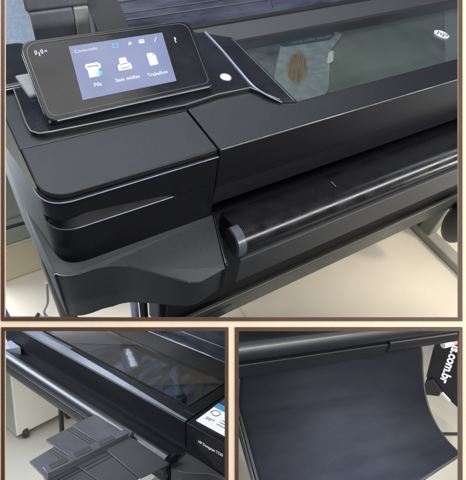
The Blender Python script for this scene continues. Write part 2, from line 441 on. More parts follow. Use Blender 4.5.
for a, b in zip(rings, rings[1:]):
    for i in range(len(a)): bm.faces.new((a[i], a[(i + 1) % len(a)], b[(i + 1) % len(a)], b[i]))
bm.faces.new(rings[0]); bm.faces.new(rings[-1])
cvr = link('side_cover', bm, M['black_shaded'], P, angle=24)
lipc = [p for i, p in enumerate(dense) if groove(p)[1] > 0 and p.y < .05]
lipc.sort(key=lambda p: (-p.y if p.x < -.2 and p.y > .004 else 0, p.x))
link('groove_lip_glint', tube([(p.x + .0006 * (p.x < -.26), p.y + .0006, -.0734) for p in lipc], .0011, 6, smooth=0), M['soft_edge'], cvr)  # bright line paints the highlight on the groove's lower lip

# --- lower cover: wavy slab that sticks out in front of the side cover
out = [(-.2975, .24), (-.2972, .02), (-.2905, -.0035), (-.2760, -.0148), (-.2560, -.0195), (-.2330, -.0205), (-.2110, -.0255),
       (-.1924, -.0345), (-.1700, -.0530), (-.1130, -.1090), (-.1050, -.1150), (-.0940, -.1195), (-.0820, -.1205), (-.0420, -.1160), (-.0365, -.1130),
       (.0008, -.0065), (.0008, .02)]
def smooth2(pts, i0, i1, m=5):
    E = [Vector(p) for p in pts]; o = [tuple(p) for p in E[:i0]]
    for i in range(i0, i1):
        a, b, c, d = E[max(i - 1, 0)], E[i], E[i + 1], E[min(i + 2, len(E) - 1)]
        for k in range(m):
            t = k / m; o.append(tuple(.5 * ((2 * b) + (c - a) * t + (2 * a - 5 * b + 4 * c - d) * t * t + (3 * b - a - 3 * c + d) * t ** 3)))
    return o + [tuple(p) for p in E[i1:]]
out = smooth2(out, 1, 14)
bm = bmesh.new()
def zbot(x): # underside rises to the right
    return -.293 if x < -.2155 else (-.293 + .060 * (x + .2155) / .1155 if x < -.10 else -.233 + .014 * (x + .10) / .07)
def zb2(x, y): return zbot(x) if y < .15 else -.30
up = [bm.verts.new((x, y, -.1605)) for x, y in out]
up0 = [bm.verts.new((x * 1.0 + (.0025 if x < -.28 else 0), y + (.0025 if y < 0 else 0), -.1585)) for x, y in out]
lo = [bm.verts.new((x, y, zb2(x, y))) for x, y in out]
n = len(out)
for A, B in ((up0, up), (up, lo)):
    for i in range(n): bm.faces.new((A[i], A[(i + 1) % n], B[(i + 1) % n], B[i]))
bm.faces.new(up0); bm.faces.new(lo)
lc = link('lower_cover', bm, M['grey_black'], P, angle=40)
link('cover_edge', tube([(x - .0006 * (x < -.28), y - .0010, -.1592) for x, y in out[4:34]], .0011, 6, smooth=0), M['soft_edge'], lc)
# bright thin edge on its right end
bm = tube([(-.0325, -.1085, -.1570), (.0022, -.0075, -.1570)], .0016, 8)
link('trim_edge', bm, M['chrome'], lc)
bm = prism([(-.0345, -.112), (-.030, -.113), (.0065, -.006), (.002, -.005)], -.185, -.1592)
link('end_plate', bm, M['gloss'], lc)

# --- centre lid: top with the long window opening, front face, dark underside band
X0, X1 = .0012, 1.02
wl, wr, wf, wb = .2035, .985, .0625, .291        # window opening in the lid top
prof = [(0.0015, 0), (0, -.0015), (0, -.0855), (.006, -.1290), (.03, -.142), (.10, -.142), (.10, -.032), (.0605, -.032), (.0605, 0)]
lid = link('centre_lid', along_x(prof, X0, X1), M['black'], P, bevel=.0012, seg=2)
bm = along_x([(-.0004, -.0025), (-.0004, -.0850), (.0005, -.0850), (.0005, -.0025)], X0 + .0006, X1)
link('front_face', bm, M['black_shaded'], lid)  # dark skin carries the painted shade of the lid front
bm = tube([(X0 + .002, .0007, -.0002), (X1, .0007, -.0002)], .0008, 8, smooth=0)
link('edge_sheen', bm, M['edge_line'], lid)  # pale line paints the glint along the lid's front edge
# rest of the deck round the window
bm = prism([(wl - .004, .2932), (X1, .2932), (X1, .3600), (.135, .3600), (.1545, .334), (.1990, .3010)], -.03, .0005)
link('deck_strip', bm, M['grey_black'], P, bevel=.001)
link('lid_top', prism([(.0016, .0022), (X1, .0022), (X1, .0603), (.2030, .0603), (.1770, .0700), (.1735, .0735), (.132, .1235), (.068, .1255), (.0016, .1180)], -.0095, .0006), M['black'], P)
# --- window: glossy black surround, recess, pane
surround = round_poly([(.1724, .0694), (.2005, .0603), (.2018, .1600), (.2030, .2990), (.1550, .3330), (.1525, .2560), (.1475, .18), (.1450, .1250), (.1560, .0907)], .001, 2)
link('window_surround', prism(surround, -.006, .0040), M['gloss'], P, bevel=.0015, seg=2)
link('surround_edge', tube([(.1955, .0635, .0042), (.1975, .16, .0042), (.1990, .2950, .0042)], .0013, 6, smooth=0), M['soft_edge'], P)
recess = link('window_recess', box(wl, wr, .0605, .293, -.034, -.028), M['inner'], P)
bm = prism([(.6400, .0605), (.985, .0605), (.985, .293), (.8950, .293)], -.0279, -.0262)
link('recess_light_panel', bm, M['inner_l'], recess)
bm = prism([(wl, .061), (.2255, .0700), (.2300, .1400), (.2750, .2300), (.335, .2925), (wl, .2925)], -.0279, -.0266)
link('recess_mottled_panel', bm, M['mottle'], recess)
pane = link('window_pane', box(wl, wr, .0620, .2915, -.0042, -.0022), M['glass'], P, smooth=False)
fr = bmesh.new()
for b in ((wl - .0016, wr, .0602, .0622), (wl - .0016, wr, .2912, .2932)): box(*b[:2], *b[2:], -.006, .0009, fr)
box(wl - .0022, wl - .0002, .0622, .2912, -.006, .0009, fr)
link('window_gasket', fr, M['deep'], P)
# maker's mark on the pane: white oval with two slanted letters
LC = (.7232, .1640)
def lg(u, v, w): return (LC[0] + v, LC[1] - u, -.0021 + w)
mk = link('logo_oval', strip(disc(0, 0, .0195, .0170, 36), lg, .0004), M['ink_white'], pane)  # glows though the mark is no lamp, brightness put into the material
link('logo_letters', text_bm('hp', .030, lambda u, v, w: (LC[0] + .707 * (u + v) + .001, LC[1] + .707 * (v - u) + .001, -.00162), bold=.0006, shear=.25), M['inner'], mk)

# --- poster reflected in the glass, built as a sheet behind the window
S = thing('reflected_poster', 'pale poster reflection with dark blue heading and brown figure, built behind the tinted window', 'poster_reflection', W_TOP, (.33, .17, -.0255))
link('sheet', prism(round_poly([(.3420, .3020), (.4980, .2900), (.5080, .2780), (.4282, .2266), (.3200, .1010), (.2884, .0820), (.2130, .0820), (.2133, .1535)], .004, 3), -.0258, -.0246), M['poster_reflection'], S)
link('heading_reflection', prism(round_poly([(.3368, .2940), (.4873, .2900), (.4843, .2800), (.4555, .2642), (.3275, .2732), (.3235, .2835)], .006, 4), -.0244, -.0239), M['sheet_blue'], S)
def hl(u, v, w): return (.4130 + u + v * .25, .2810 - u * .03 + v, -.0236)
link('heading_text', text_bm('como cuidar sua pele', .0135, hl, bold=.0003), M['sheet'], S)
fig = [(.3401, .249), (.3500, .2480), (.3580, .2570), (.3714, .2617), (.3728, .2439), (.3560, .2280), (.3600, .2200), (.3429, .209), (.3184, .1905), (.2943, .1627), (.2553, .1323), (.2355, .1301), (.2484, .1641), (.2600, .1720), (.2795, .1987), (.2900, .2120), (.3061, .2215), (.3200, .2400)]
for k in range(6):
    t = k / 7; x = .3850 - .0974 * t; y = .2400 - .1150 * t
    link('text_line', prism([(x, y), (x + .030 + .012 * (k % 3), y - .004), (x + .032 + .012 * (k % 3), y - .0015), (x + .002, y + .0025)], -.0244, -.0242), M['sheet_text'], S)
tag(link('white_glint', prism(round_poly([(.3780, .1800), (.4020, .1860), (.4300, .2200), (.4280, .2235), (.4120, .2170)], .006, 4), -.0253, -.0236), M['white'], base=(.40, .2, -.026)), 'small white glint of the reflected poster, built behind the tinted window', 'reflection patch')

# --- console behind the side cover: recessed tray, panel, button
house = [(-.2785, .1192), (-.0012, .1160), (.0012, .1165), (.1700, .0700), (.1630, .3300), (.1500, .3600), (-.27, .3600), (-.2785, .26)]
con = link('console_housing', prism(house, -.05, -.0012), M['black'], P, bevel=.003, seg=3)
tr = round_poly([(-.2555, .1335), (-.0010, .1190), (.0680, .1265), (.1360, .1235), (.1650, .0735), (.1700, .0700), (.1541, .0910), (.1435, .1230), (.1455, .18), (.1512, .2564), (.1528, .3320), (-.2440, .3320)], [.03, 0, .01, .006, .002, .002, 0, 0, 0, 0, 0, .02], 6)
link('console_tray', prism(tr, -.0030, .0075), M['gloss'], P, bevel=.0014, seg=3)
rim = [(-.2440, .318), (-.2540, .165), (-.2530, .1450), (-.2440, .1350), (-.2280, .1325), (-.0010, .1195), (.0680, .1270), (.1360, .1240), (.1680, .0715)]
bm = tube([(x, y, .0075) for x, y in rim], .0013, 8, smooth=0)
link('tray_rim', bm, M['steel'], P)
bm = tube([(.1528, .3285, .0085), (.1512, .2564, .0085), (.1455, .18, .0085), (.1430, .1242, .0085), (.1541, .0897, .0075), (.1703, .0672, .004)], [.0026] * 24 + [.0022 - .00006 * k for k in range(17)], 8, smooth=8)
link('diagonal_trim', bm, M['silver'], P)
bm = prism(disc(.1096, .1694, .0098, .0112), .0074, .0084)
link('button_ring', tube([(.1096 + .0112 * math.cos(k * .3142), .1694 + .0126 * math.sin(k * .3142), .0078) for k in range(21)], .0009, 6, smooth=0), M['bezel_line'], P)
link('power_button', bm, M['ink_white'], P, bevel=.001)

# --- touch panel: tilted pod on the tray
TA = R_(28); ca, sa = math.cos(TA), math.sin(TA)
def tp(u, v, w): return (u, .14 + v * ca - w * sa, .02 + v * sa + w * ca)
pod = round_poly([(-.2275, .0000), (.0660, -.0020), (.0730, .1310), (-.2235, .1375)], [.016, .011, .022, .024], 8)
pd = link('touch_panel', prism(pod, -.016, 0, None, tp), M['bezel'], P, bevel=.0025, seg=3)
ins = [(u * .955 - .0035, .068 + (v - .068) * .91) for u, v in pod]
bm = bmesh.new()
a = [bm.verts.new(tp(u, v, .0007)) for u, v in ins]; b = [bm.verts.new(tp(-.0775 + (u + .0775) * .991, .068 + (v - .068) * .982, .0007)) for u, v in ins]
for i in range(len(a)): bm.faces.new((a[i], a[(i + 1) % len(a)], b[(i + 1) % len(a)], b[i]))
link('bezel_line', bm, M['bezel_line'], pd)
bm = tube([tp(-.2120, -.0008, -.0015), tp(-.08, -.0012, -.0015), tp(.0560, -.0022, -.0015)], .0009, 8)
link('pod_edge', bm, M['silver'], pd)
scr = link('screen', prism([(-.1635, .0225), (.0005, .0212), (.0120, .1132), (-.1515, .1155)], 0, .0012, None, tp), M['screen'], pd)
def sp(dx=0, dy=0):
    return lambda u, v, w: tp(dx + u + v * .10, dy + v, .0017 + w)
def ink(name, poly, dx, dy, mat='ink_white'): return link(name, strip(poly, sp(dx, dy), .0003), M[mat], scr)
# icons: paper roll, printer, sheet
rollicon = [(-.013, .009), (-.010, .012), (.009, .012), (.013, .008), (.0125, .002), (.007, .000), (.007, -.012), (-.011, -.012), (-.010, .000)]
ink('roll_icon', round_poly(rollicon, .002, 3), -.128, .068)
ink('roll_icon_badge', disc(0, 0, .0048, .0048), -.1215, .0610, 'ink_cyan')
tray_i = [(-.006, .012), (.006, .012), (.007, .002), (.0115, .000), (.012, -.010), (-.012, -.010), (-.0115, .000), (-.007, .002)]
ink('printer_icon', round_poly(tray_i, .0012, 2), -.0765, .068)
ink('sheet_icon', round_poly([(-.0075, .0115), (.003, .0115), (.008, .0065), (.008, -.0115), (-.0075, -.0115)], .001, 2), -.0255, .068)
ink('camera_icon', round_poly([(-.005, -.004), (.005, -.004), (.005, .004), (-.005, .004)], .001, 2), -.0783, .1030, 'ink_cyan')
ink('brush_icon', [(-.003, -.003), (.004, -.001), (.000, .004)], -.0527, .1028)
ink('card_icon', round_poly([(-.005, -.0035), (.005, -.0035), (.005, .0035), (-.005, .0035)], .0008, 2), -.0311, .1030)
ink('pen_icon', [(-.003, -.004), (-.0015, -.004), (.004, .004), (.0025, .0045)], -.0063, .1018)
def dark(poly, dx, dy): return link('icon_detail', strip(poly, lambda u, v, w: tp(dx + u + v * .1, dy + v, .0021 + w), .0002), M['screen'], scr)
dark([(-.0095, .0075), (.0075, .0075), (.0090, .0045), (.0078, .0030), (.0062, .0058), (-.0095, .0060)], -.128, .068)
dark([(-.0065, .0012), (.0065, .0012), (.0065, .0000), (-.0065, .0000)], -.0765, .068)
dark([(-.0070, -.0060), (.0070, -.0060), (.0070, -.0072), (-.0070, -.0072)], -.0765, .068)
dark([(.0030, .0112), (.0038, .0112), (.0038, .0072), (.0080, .0072), (.0080, .0064), (.0030, .0064)], -.0255, .068)
dark([(-.0035, -.0025), (.0035, -.0025), (.0035, .0022), (-.0035, .0022)], -.0783, .1030)
dark([(-.0040, .0008), (.0040, .0008), (.0040, .0016), (-.0040, .0016)], -.0311, .1030)
for s, x, y, z_ in (('Conectado', -.1275, .1045, .0080), ('Fila', -.1316, .0425, .0090), ('Sem mídias', -.0802, .0425, .0088), ('Trabalhos', -.0270, .0405, .0088)):
    link('screen_text', text_bm(s, z_, sp(x, y), bold=.00018 if z_ > .0085 else 0, sp=1.06), M['ink_white'], scr)
link('help_mark', text_bm('?', .014, lambda u, v, w: tp(.0300 + u + v * .1, .0950 + v, .0009), bold=.0004), M['ink_white'], pd)
wl_ = bmesh.new()
def wf_(u, v, w): return tp(-.1990 + u + v * .1, .1125 + v, .0008 + w)
strip([(-.0007, -.005), (.0007, -.005), (.0007, .002), (-.0007, .002)], wf_, .0003, wl_)
for s in (-1, 1):
    for r in (.003, .0055):
        pa = [(s * r * math.cos(R_(a)), .002 + r * math.sin(R_(a))) for a in (-42, -14, 14, 42)]
        pb = [(s * (r + .0012) * math.cos(R_(a)), .002 + (r + .0012) * math.sin(R_(a))) for a in (42, 14, -14, -42)]
        strip(pa + pb, wf_, .0003, wl_)
link('wireless_mark', wl_, M['ink_white'], pd)
link('status_light', strip(disc(-.1882, .1142, .0021, .0021, 16), lambda u, v, w: tp(u, v, .0008 + w), .0004), M['ink_cyan'], pd)
link('panel_neck', prism([(-.232, .225), (-.200, .225), (-.205, .290), (-.238, .290)], .003, .014), M['hood_light'], P, bevel=.004, seg=3)

# --- platen and roller, lower front lip
prof = [(.06, -.1900), (-.010, -.1800), (-.012, -.1450), (-.016, -.1430)] + arc(-.0670, -.1630, .0300, 76, 205, 20) + [(-.088, -.20), (.06, -.20)]
bm = bmesh.new(); xs = [.006 + .0254 * k for k in range(41)]
bm = along_x(prof, .012, X1)
pl_ = link('platen', bm, M['platen'], P, angle=50)
link('screw_hole', prism(disc(.2050, -.0440, .0030, .0026, 14), -.1400, -.1368), M['deep'], pl_)
link('front_lip', along_x([(-.099, -.1840), (-.1005, -.1860), (-.1005, -.2560), (-.098, -.2590), (-.05, -.2590), (-.05, -.1840)], .008, X1), M['grey_black'], P, bevel=.001)
cap = arc(-.0670, -.1630, .0322, 72, 205, 16) + arc(-.0670, -.1630, .0240, 205, 72, 8)
link('roller_end_cap', along_x(cap, .0016, .0190), M['end_cap'], P, bevel=.0010, seg=2)
link('roller_core', along_x(disc(-.0670, -.1630, .0250, .0250, 24), .0040, .0150), M['rubber'], P, bevel=.002)
link('paper_slot', along_x([(-.018, -.1790), (.035, -.1790), (.035, -.1425), (.16, -.1425), (.16, -.1795), (-.018, -.1795)], X0, X1), M['deep'], P)  # deep black piece paints the shadow inside the slot
link('slot_mark', box(.255, .2562, -.058, -.040, -.1390, -.1348), M['hood_light'], P)
# chassis under the machine
ch = link('chassis', along_x([(.0, -.200), (.0, -.30), (.04, -.33), (.42, -.33), (.42, -.04), (.17, -.04), (.17, -.200)], -.27, X1), M['deep'], P)
link('side_panel', prism(round_poly([(-.2806, .035), (-.2780, .035), (-.2780, .30), (-.3015, .30), (-.2985, .17)], .0015, 3), -.33, -.004), M['side'], P, bevel=.003)
# --- rear roll cover and its hood
prof = [(.363, -.02), (.363, .0010), (.3680, .0060), (.375, .0120), (.400, .0290), (.52, .085), (.75, .165), (.95, .20), (.95, -.02)]
rc = link('roll_cover', along_x(prof, -.052, 1.25), M['rear'], P, bevel=.004, seg=3)
for yy, zz, rr in ((.392, .0246, .0014), (.405, .0322, .0010), (.430, .0440, .0016), (.455, .0556, .0010)):
    link('cover_rib', tube([(.0, yy, zz), (1.25, yy, zz)], rr, 6, smooth=0), M['bezel_line'], rc)
link('cover_lip', along_x([(.3605, -.02), (.3605, .0035), (.3655, .0075), (.3665, -.02)], -.055, 1.25), M['deep'], P)
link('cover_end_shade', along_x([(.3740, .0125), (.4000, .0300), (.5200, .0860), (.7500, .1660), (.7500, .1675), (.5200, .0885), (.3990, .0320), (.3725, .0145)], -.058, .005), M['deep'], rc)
link('cover_joint', along_x([(.3740, .0125), (.4000, .0298), (.5200, .0858), (.7500, .1658), (.7500, .1664), (.5200, .0864), (.3995, .0304), (.3735, .0131)], .3560, .3580), M['chrome'], rc)
hd = link('hood', box(-.1690, -.0880, .42, .438, -.10, .0480), M['hood'], P, bevel=.004, seg=3)
link('hood_strip', box(-.0875, -.0585, .418, .44, -.10, .0478), M['hood_light'], P, bevel=.003, seg=3)
link('hood_top', box(-.1750, -.0550, .4215, .50, .0485, .10), M['hood'], hd, bevel=.006, seg=3)
link('corner_cap', prism(round_poly([(-.297, .262), (-.20, .262), (-.19, .40), (-.297, .40)], .02, 5), -.05, .012), M['bezel'], P, bevel=.008, seg=3)

# --- stand
T = thing('printer_stand', 'grey steel stand under the close-up printer, long rail and dark round foot', 'stand', W_TOP, (.35, .1, -.932))
rail = link('rail', box(-.28, 1.12, .0, .012, -.612, -.5385), M['beam'], T, bevel=.004, seg=3)
link('rail_slot', box(-.05, .10, -.0012, .001, -.566, -.5625), M['deep'], rail)
link('leg', prism(round_poly([(-.300, .16), (-.262, .16), (-.262, .24), (-.300, .24)], .006, 3), -.93, -.331), M['side'], T, bevel=.003)
link('leg', box(1.16, 1.22, .0505, .11, -.90, -.331), M['steel'], T, bevel=.006)
link('shadow_bar', box(1.155, 1.215, -.45, .30, -.930, -.895), M['shadow_bar'], T, bevel=.006)  # grey bar stands in for the leg's shadow on the floor
link('post', tube([(-.118, .08, -.33), (-.108, .08, -.92)], .010, 12, smooth=0), M['deep'], T)
link('post', tube([(-.140, .085, -.33), (-.130, .085, -.92)], .010, 12, smooth=0), M['cap'], T)
link('brace_box', box(-.085, .00, .055, .12, -.66, -.36), M['rubber'], T, bevel=.004)
foot = bmesh.new(); bmesh.ops.create_uvsphere(foot, u_segments=24, v_segments=14, radius=1)
for v in foot.verts: v.co = Vector((1.050 + v.co.x * .040, -.050 + v.co.y * .055, -.640 + v.co.z * .105))
link('foot', foot, M['foot'], T)
link('foot_arm', tube([(1.16, .06, -.66), (1.10, .0, -.66), (1.04, -.05, -.65)], .022, 12), M['steel'], T)
bm = along_x([(.020, -.31), (.028, -.31), (.032, -.45), (.036, -.575), (.12, -.60), (.12, -.607), (.030, -.582), (.024, -.45)], -.075, 1.10)
tag(link('fabric_bin', bm, M['deep'], base=(.45, .1, -.66)), 'black fabric bin hanging folded behind the grey stand rail', 'fabric bin')

# --- place: wall, skirting, floor, cables
struct(link('floor', prism([(-.46, .62), (2.6, .62), (2.6, -.42), (1.02, -.312), (.30, .072), (-.36, .44), (-1.2, .93)][:3] + [(1.05, -.335), (.25, .098), (-.435, .46), (-.45, .60)], -.952, -.932), M['floor'], base=(.5, .2, -.932)))
struct(link('floor_joint', prism([(.268, -.10), (.272, -.10), (.272, .58), (.268, .58)], -.9318, -.9300), M['skirt'], base=(.27, .2, -.932)))
struct(link('wall', box(-.46, 2.6, .622, .66, -.932, -.26), M['wall'], base=(0, .64, -.932)))
struct(link('back_wall', box(-1.4, .05, 1.10, 1.14, -.9, .30), M['wall_blue'], base=(-.7, 1.1, -.9)))
struct(link('skirting', box(-.46, 2.6, .600, .6215, -.931, -.772), M['skirt'], base=(0, .6, -.932), bevel=.004))
tag(link('cable', tube([(-.45, .585, -.662), (-.42, .59, -.668), (-.33, .59, -.662), (-.24, .59, -.668)], .0055), M['cable_b'], base=(-.4, .585, -.66)), 'thin black cable along the green-grey wall above the skirting', 'cable')
tag(link('cable', tube([(-.30, .30, -.60), (-.315, .37, -.80), (-.335, .40, -.90), (-.31, .36, -.926), (-.25, .30, -.926)], .004), M['cable_g'], base=(-.3, .37, -.926)), 'pale grey cable looping down to the floor behind the left corner', 'cable')
tag(link('cable', tube([(-.24, .22, -.926), (-.30, .30, -.926), (-.345, .365, -.925), (-.372, .40, -.926), (-.352, .425, -.926)], .0055), M['cable_b'], base=(-.3, .33, -.926)), 'black cable lying on the cream floor beside the left leg', 'cable')
tag(link('cable', tube([(-.26, .33, -.926), (-.31, .34, -.90), (-.352, .38, -.922), (-.40, .405, -.926), (-.46, .43, -.926)], .004), M['cable_g'], base=(-.33, .36, -.926)), 'grey cable trailing left across the cream floor', 'cable')

# ================================================================== LOWER LEFT SET-UP: printer with output tray
def LB(name, bm, mat, parent=None, **k): return link(name, bm, mat, parent, world=W_BL, **k)
Q = thing('large_format_printer', 'black wide-format printer with grey slatted output tray pulled out in front', 'printer', W_BL, (-.35, .15, -.2))
# lid
prof = [(.0018, 0), (0, -.0018), (0, -.0620), (.012, -.098), (.10, -.098), (.10, -.034), (.0305, -.034), (.0305, 0)]
lid = LB('centre_lid', along_x(prof, -.86, -.0015), M['black'], Q, bevel=.0012)
LB('front_face', along_x([(-.0004, -.0028), (-.0004, -.0615), (.0004, -.0615), (.0004, -.0028)], -.859, -.002), M['black_shaded'], lid)
LB('edge_sheen', prism([(-.86, .0030), (-.002, .0030), (-.002, .0080), (-.30, .0220), (-.52, .0280), (-.86, .0280)], .0002, .0012), M['silver'], lid)  # pale strip paints the window's reflection on the lid top
LB('deck_strip', box(-.86, -.0015, .1860, .2560, -.03, 0), M['grey_black'], Q, bevel=.001)
LB('deck_end', prism([(-.036, .0308), (-.0015, .0308), (-.0015, .1855), (-.036, .1855)], -.03, -.0002), M['black'], Q, bevel=.001)
rec = LB('window_recess', box(-.86, -.0362, .0308, .1858, -.032, -.026), M['pane_streaks'], Q)
LB('recess_slot', box(-.52, -.037, .0308, .0475, -.0259, -.008), M['deep'], rec)
LB('recess_mottled_panel', prism([(-.47, .05), (-.36, .05), (-.40, .1855), (-.48, .1855)], -.0259, -.0240), M['mottle'], rec)
pane = LB('window_pane', box(-.86, -.0362, .0480, .1858, -.0040, -.0020), M['glass_b'], Q, smooth=False)
g = bmesh.new(); box(-.86, -.0362, .0462, .0480, -.006, .0008, g); box(-.86, -.0362, .1858, .1874, -.006, .0008, g); box(-.0376, -.0356, .0480, .1858, -.006, .0008, g)
LB('window_gasket', g, M['deep'], Q)
# shapes behind the window, standing in for reflections in its glass
def lathe(prof, cx, cy, cz, ax, seg=16):
    """prof (along, radius) swept about the direction ax"""
    ax = Vector(ax).normalized(); u = ax.orthogonal().normalized(); w = ax.cross(u); bm = bmesh.new(); rings = []
    for s, r in prof:
        rings.append([bm.verts.new(Vector((cx, cy, cz)) + ax * s + (u * math.cos(6.2832 * k / seg) + w * math.sin(6.2832 * k / seg)) * max(r, .0004)) for k in range(seg)])
    for a, b in zip(rings, rings[1:]):
        for k in range(seg): bm.faces.new((a[k], a[(k + 1) % seg], b[(k + 1) % seg], b[k]))
    bm.faces.new(rings[0]); bm.faces.new(rings[-1]); return bm
bt = thing('bottle_reflection', 'pale ribbed reflection with dark end, built behind the lower left window', 'bottle_reflection', W_BL, (-.37, .11, -.03))
pr = [(0, .016), (.006, .024)]
for k in range(3): pr += [(.018 + k * .032, .0238), (.030 + k * .032, .0238), (.034 + k * .032, .0230)]
pr += [(.118, .0225), (.138, .012), (.148, .009)]
LB('body', lathe(pr, -.2790, .0870, -.024, (-.88, .475, 0)), M['bottle_reflection'], bt)
LB('cap', lathe([(.148, .011), (.186, .011)], -.2790, .0870, -.024, (-.88, .475, 0)), M['deep'], bt)  # dark end of the bottle reflection
vv = thing('valve_reflection', 'small dark fitting-like reflection built behind the middle of the lower left window', 'fitting', W_BL, (-.165, .12, -.04))
LB('body', lathe([(0, .006), (.010, .013), (.03, .013), (.045, .007), (.080, .008), (.10, .016), (.125, .016), (.145, .008)], -.1080, .0860, -.024, (-.77, .64, 0)), M['valve_reflection'], vv)
LB('handle_reflection', box(-.2250, -.1900, .160, .172, -.030, -.012), M['deep'], vv, bevel=.002)
tag(LB('brown_reflection', prism(round_poly([(-.0780, .110), (-.0560, .116), (-.0980, .166), (-.1300, .168)], .012, 5), -.0258, -.021), M['brown'], base=(-.095, .12, -.046)), 'brown oval reflection built behind the right end of the lower left window', 'tag')
tag(LB('sheet_reflection', prism(round_poly([(-.350, .170), (-.240, .066), (-.135, .062), (-.2650, .168)], .006, 4), -.0258, -.0235), M['pane_streaks'], base=(-.26, .11, -.046)), 'pale grey reflection in the middle, built behind the lower left window', 'sheet')
tag(LB('sheet_reflection', prism(round_poly([(-.84, .055), (-.50, .055), (-.46, .176), (-.84, .18)], .008, 4), -.0258, -.0235), M['hood_light'], base=(-.6, .11, -.046)), 'pale blue-grey reflection built as a sheet behind the far left end of the window', 'sheet')
# side cover with screen
blk = LB('side_cover', box(.0012, .155, 0, .125, -.0775, 0), M['black_shaded'], Q, bevel=.0022, seg=3)
LB('cover_top', box(.0030, .153, .0025, .124, .0002, .0008), M['black'], blk)
LB('rear_deck', box(.0012, .155, .1262, .256, -.03, -.001), M['grey_black'], Q, bevel=.001)
sc2 = LB('screen', prism([(.0158, .0175), (.155, .0175), (.155, .1250), (.0120, .1250)], .0009, .0026), M['ink_white'], blk)
LB('screen_heading', prism([(.0125, .0800), (.155, .0800), (.155, .1245), (.0120, .1245)], .0027, .0031), emis('heading_blue', (.10, .38, .62), .8), sc2)
LB('screen_heading', prism([(.0125, .0980), (.155, .0980), (.155, .1240), (.0120, .1240)], .0032, .0035), emis('heading_navy', (.05, .07, .16), .8), sc2)
def bt_(dx, dy): return lambda u, v, w: (dx + u, dy + v, .0029 + w)
LB('screen_icon', tube([(.0215, .060, .0030), (.026, .072, .0030), (.040, .072, .0030), (.044, .062, .0030), (.036, .055, .0030), (.0215, .060, .0030)], .0009, 6), M['sheet_blue'], sc2)
for i, (x, y, w_) in enumerate([(.026, .0400, .024), (.026, .0350, .017), (.062, .0520, .03), (.062, .0440, .024), (.060, .0350, .03)]):
    LB('text_line', prism([(x, y), (x + w_, y), (x + w_, y + .0022), (x, y + .0022)], .0027, .0030), M['hood_light'], sc2)
LB('model_lettering', text_bm('HP Designjet T520', .0092, lambda u, v, w: (.0390 + u, -.0009, -.0298 + v), align='LEFT', bold=.0001), M['white'], blk)
# lower cover in front of the side cover
lo = [(.155, .0), (.155, -.004), (.1167, -.0060), (.0960, -.0100), (.0795, -.0170), (.0600, -.0330), (.0440, -.0440), (.0310, -.0500), (.0180, -.0540), (.0080, -.0555), (-.001, -.002), (.0, .004)]
lc = LB('lower_cover', prism(lo, -.150, -.0785), M['grey_black'], Q, bevel=.0015)
LB('trim_edge', tube([(.0075, -.0545, -.0775), (-.0005, -.002, -.0775)], .0014, 8, smooth=0), M['chrome'], lc)
# platen
prof = [(.10, -.0640 - .022), (.0, -.0850), (-.022, -.0770)] + arc(-.052, -.0830, .024, 80, 200, 14) + [(-.06, -.105), (.10, -.105)]
prof = [(.10, -.090), (.0, -.086), (-.032, -.0690)] + arc(-.0490, -.0735, .0170, 75, 205, 14) + [(-.055, -.100), (.10, -.100)]
LB('platen', along_x(prof, -.785, -.004), M['roller'], Q, angle=50)
LB('front_lip', along_x([(-.0640, -.0850), (-.0655, -.0870), (-.0640, -.1100), (-.045, -.140), (.0, -.15), (.0, -.0850)], -.79, .002), M['black'], Q, bevel=.0015)
LB('roller_end_cap', prism([(-.815, .0), (-.742, -.004), (-.785, -.072), (-.800, -.066)], -.118, -.0560), M['cap'], Q, bevel=.003)
LB('roller_end', box(-.006, .006, -.0655, -.030, -.100, -.0600), M['gloss'], Q, bevel=.002)
LB('paper_slot', along_x([(.013, -.0785), (.013, -.0960), (.10, -.0960), (.10, -.0785)], -.86, -.002), M['deep'], Q)
LB('chassis', along_x([(.0, -.105), (.0, -.20), (.30, -.20), (.30, -.035), (.11, -.035), (.11, -.105)], -.85, .15), M['deep'], Q)
# rear roll cover
prof = [(.258, -.02), (.258, .001), (.262, .006), (.275, .012), (.335, .030), (.40, .040), (.60, .03), (.60, -.02)]
LB('roll_cover', along_x(prof, -.86, .22), M['rear'], Q, bevel=.004, seg=3)
LB('cover_edge', tube([(-.86, .3000, .0212), (.22, .3000, .0212)], .0016, 8, smooth=0), M['chrome'], Q)
LB('hood', box(-.285, .1, .42, .62, .0, .16), M['hood'], Q, bevel=.01, seg=3)
# stand leg + rail of that printer
st = thing('printer_stand', 'thin black stand post below the printer with the output tray', 'stand', W_BL, (-.73, .1, -.70))
LB('post', tube([(-.7100, .10, -.20), (-.7300, .10, -.70)], .0085, 10, smooth=0), M['cable_b'], st)
LB('rail', box(-.76, .12, .16, .20, -.28, -.24), M['rubber'], st, bevel=.003)
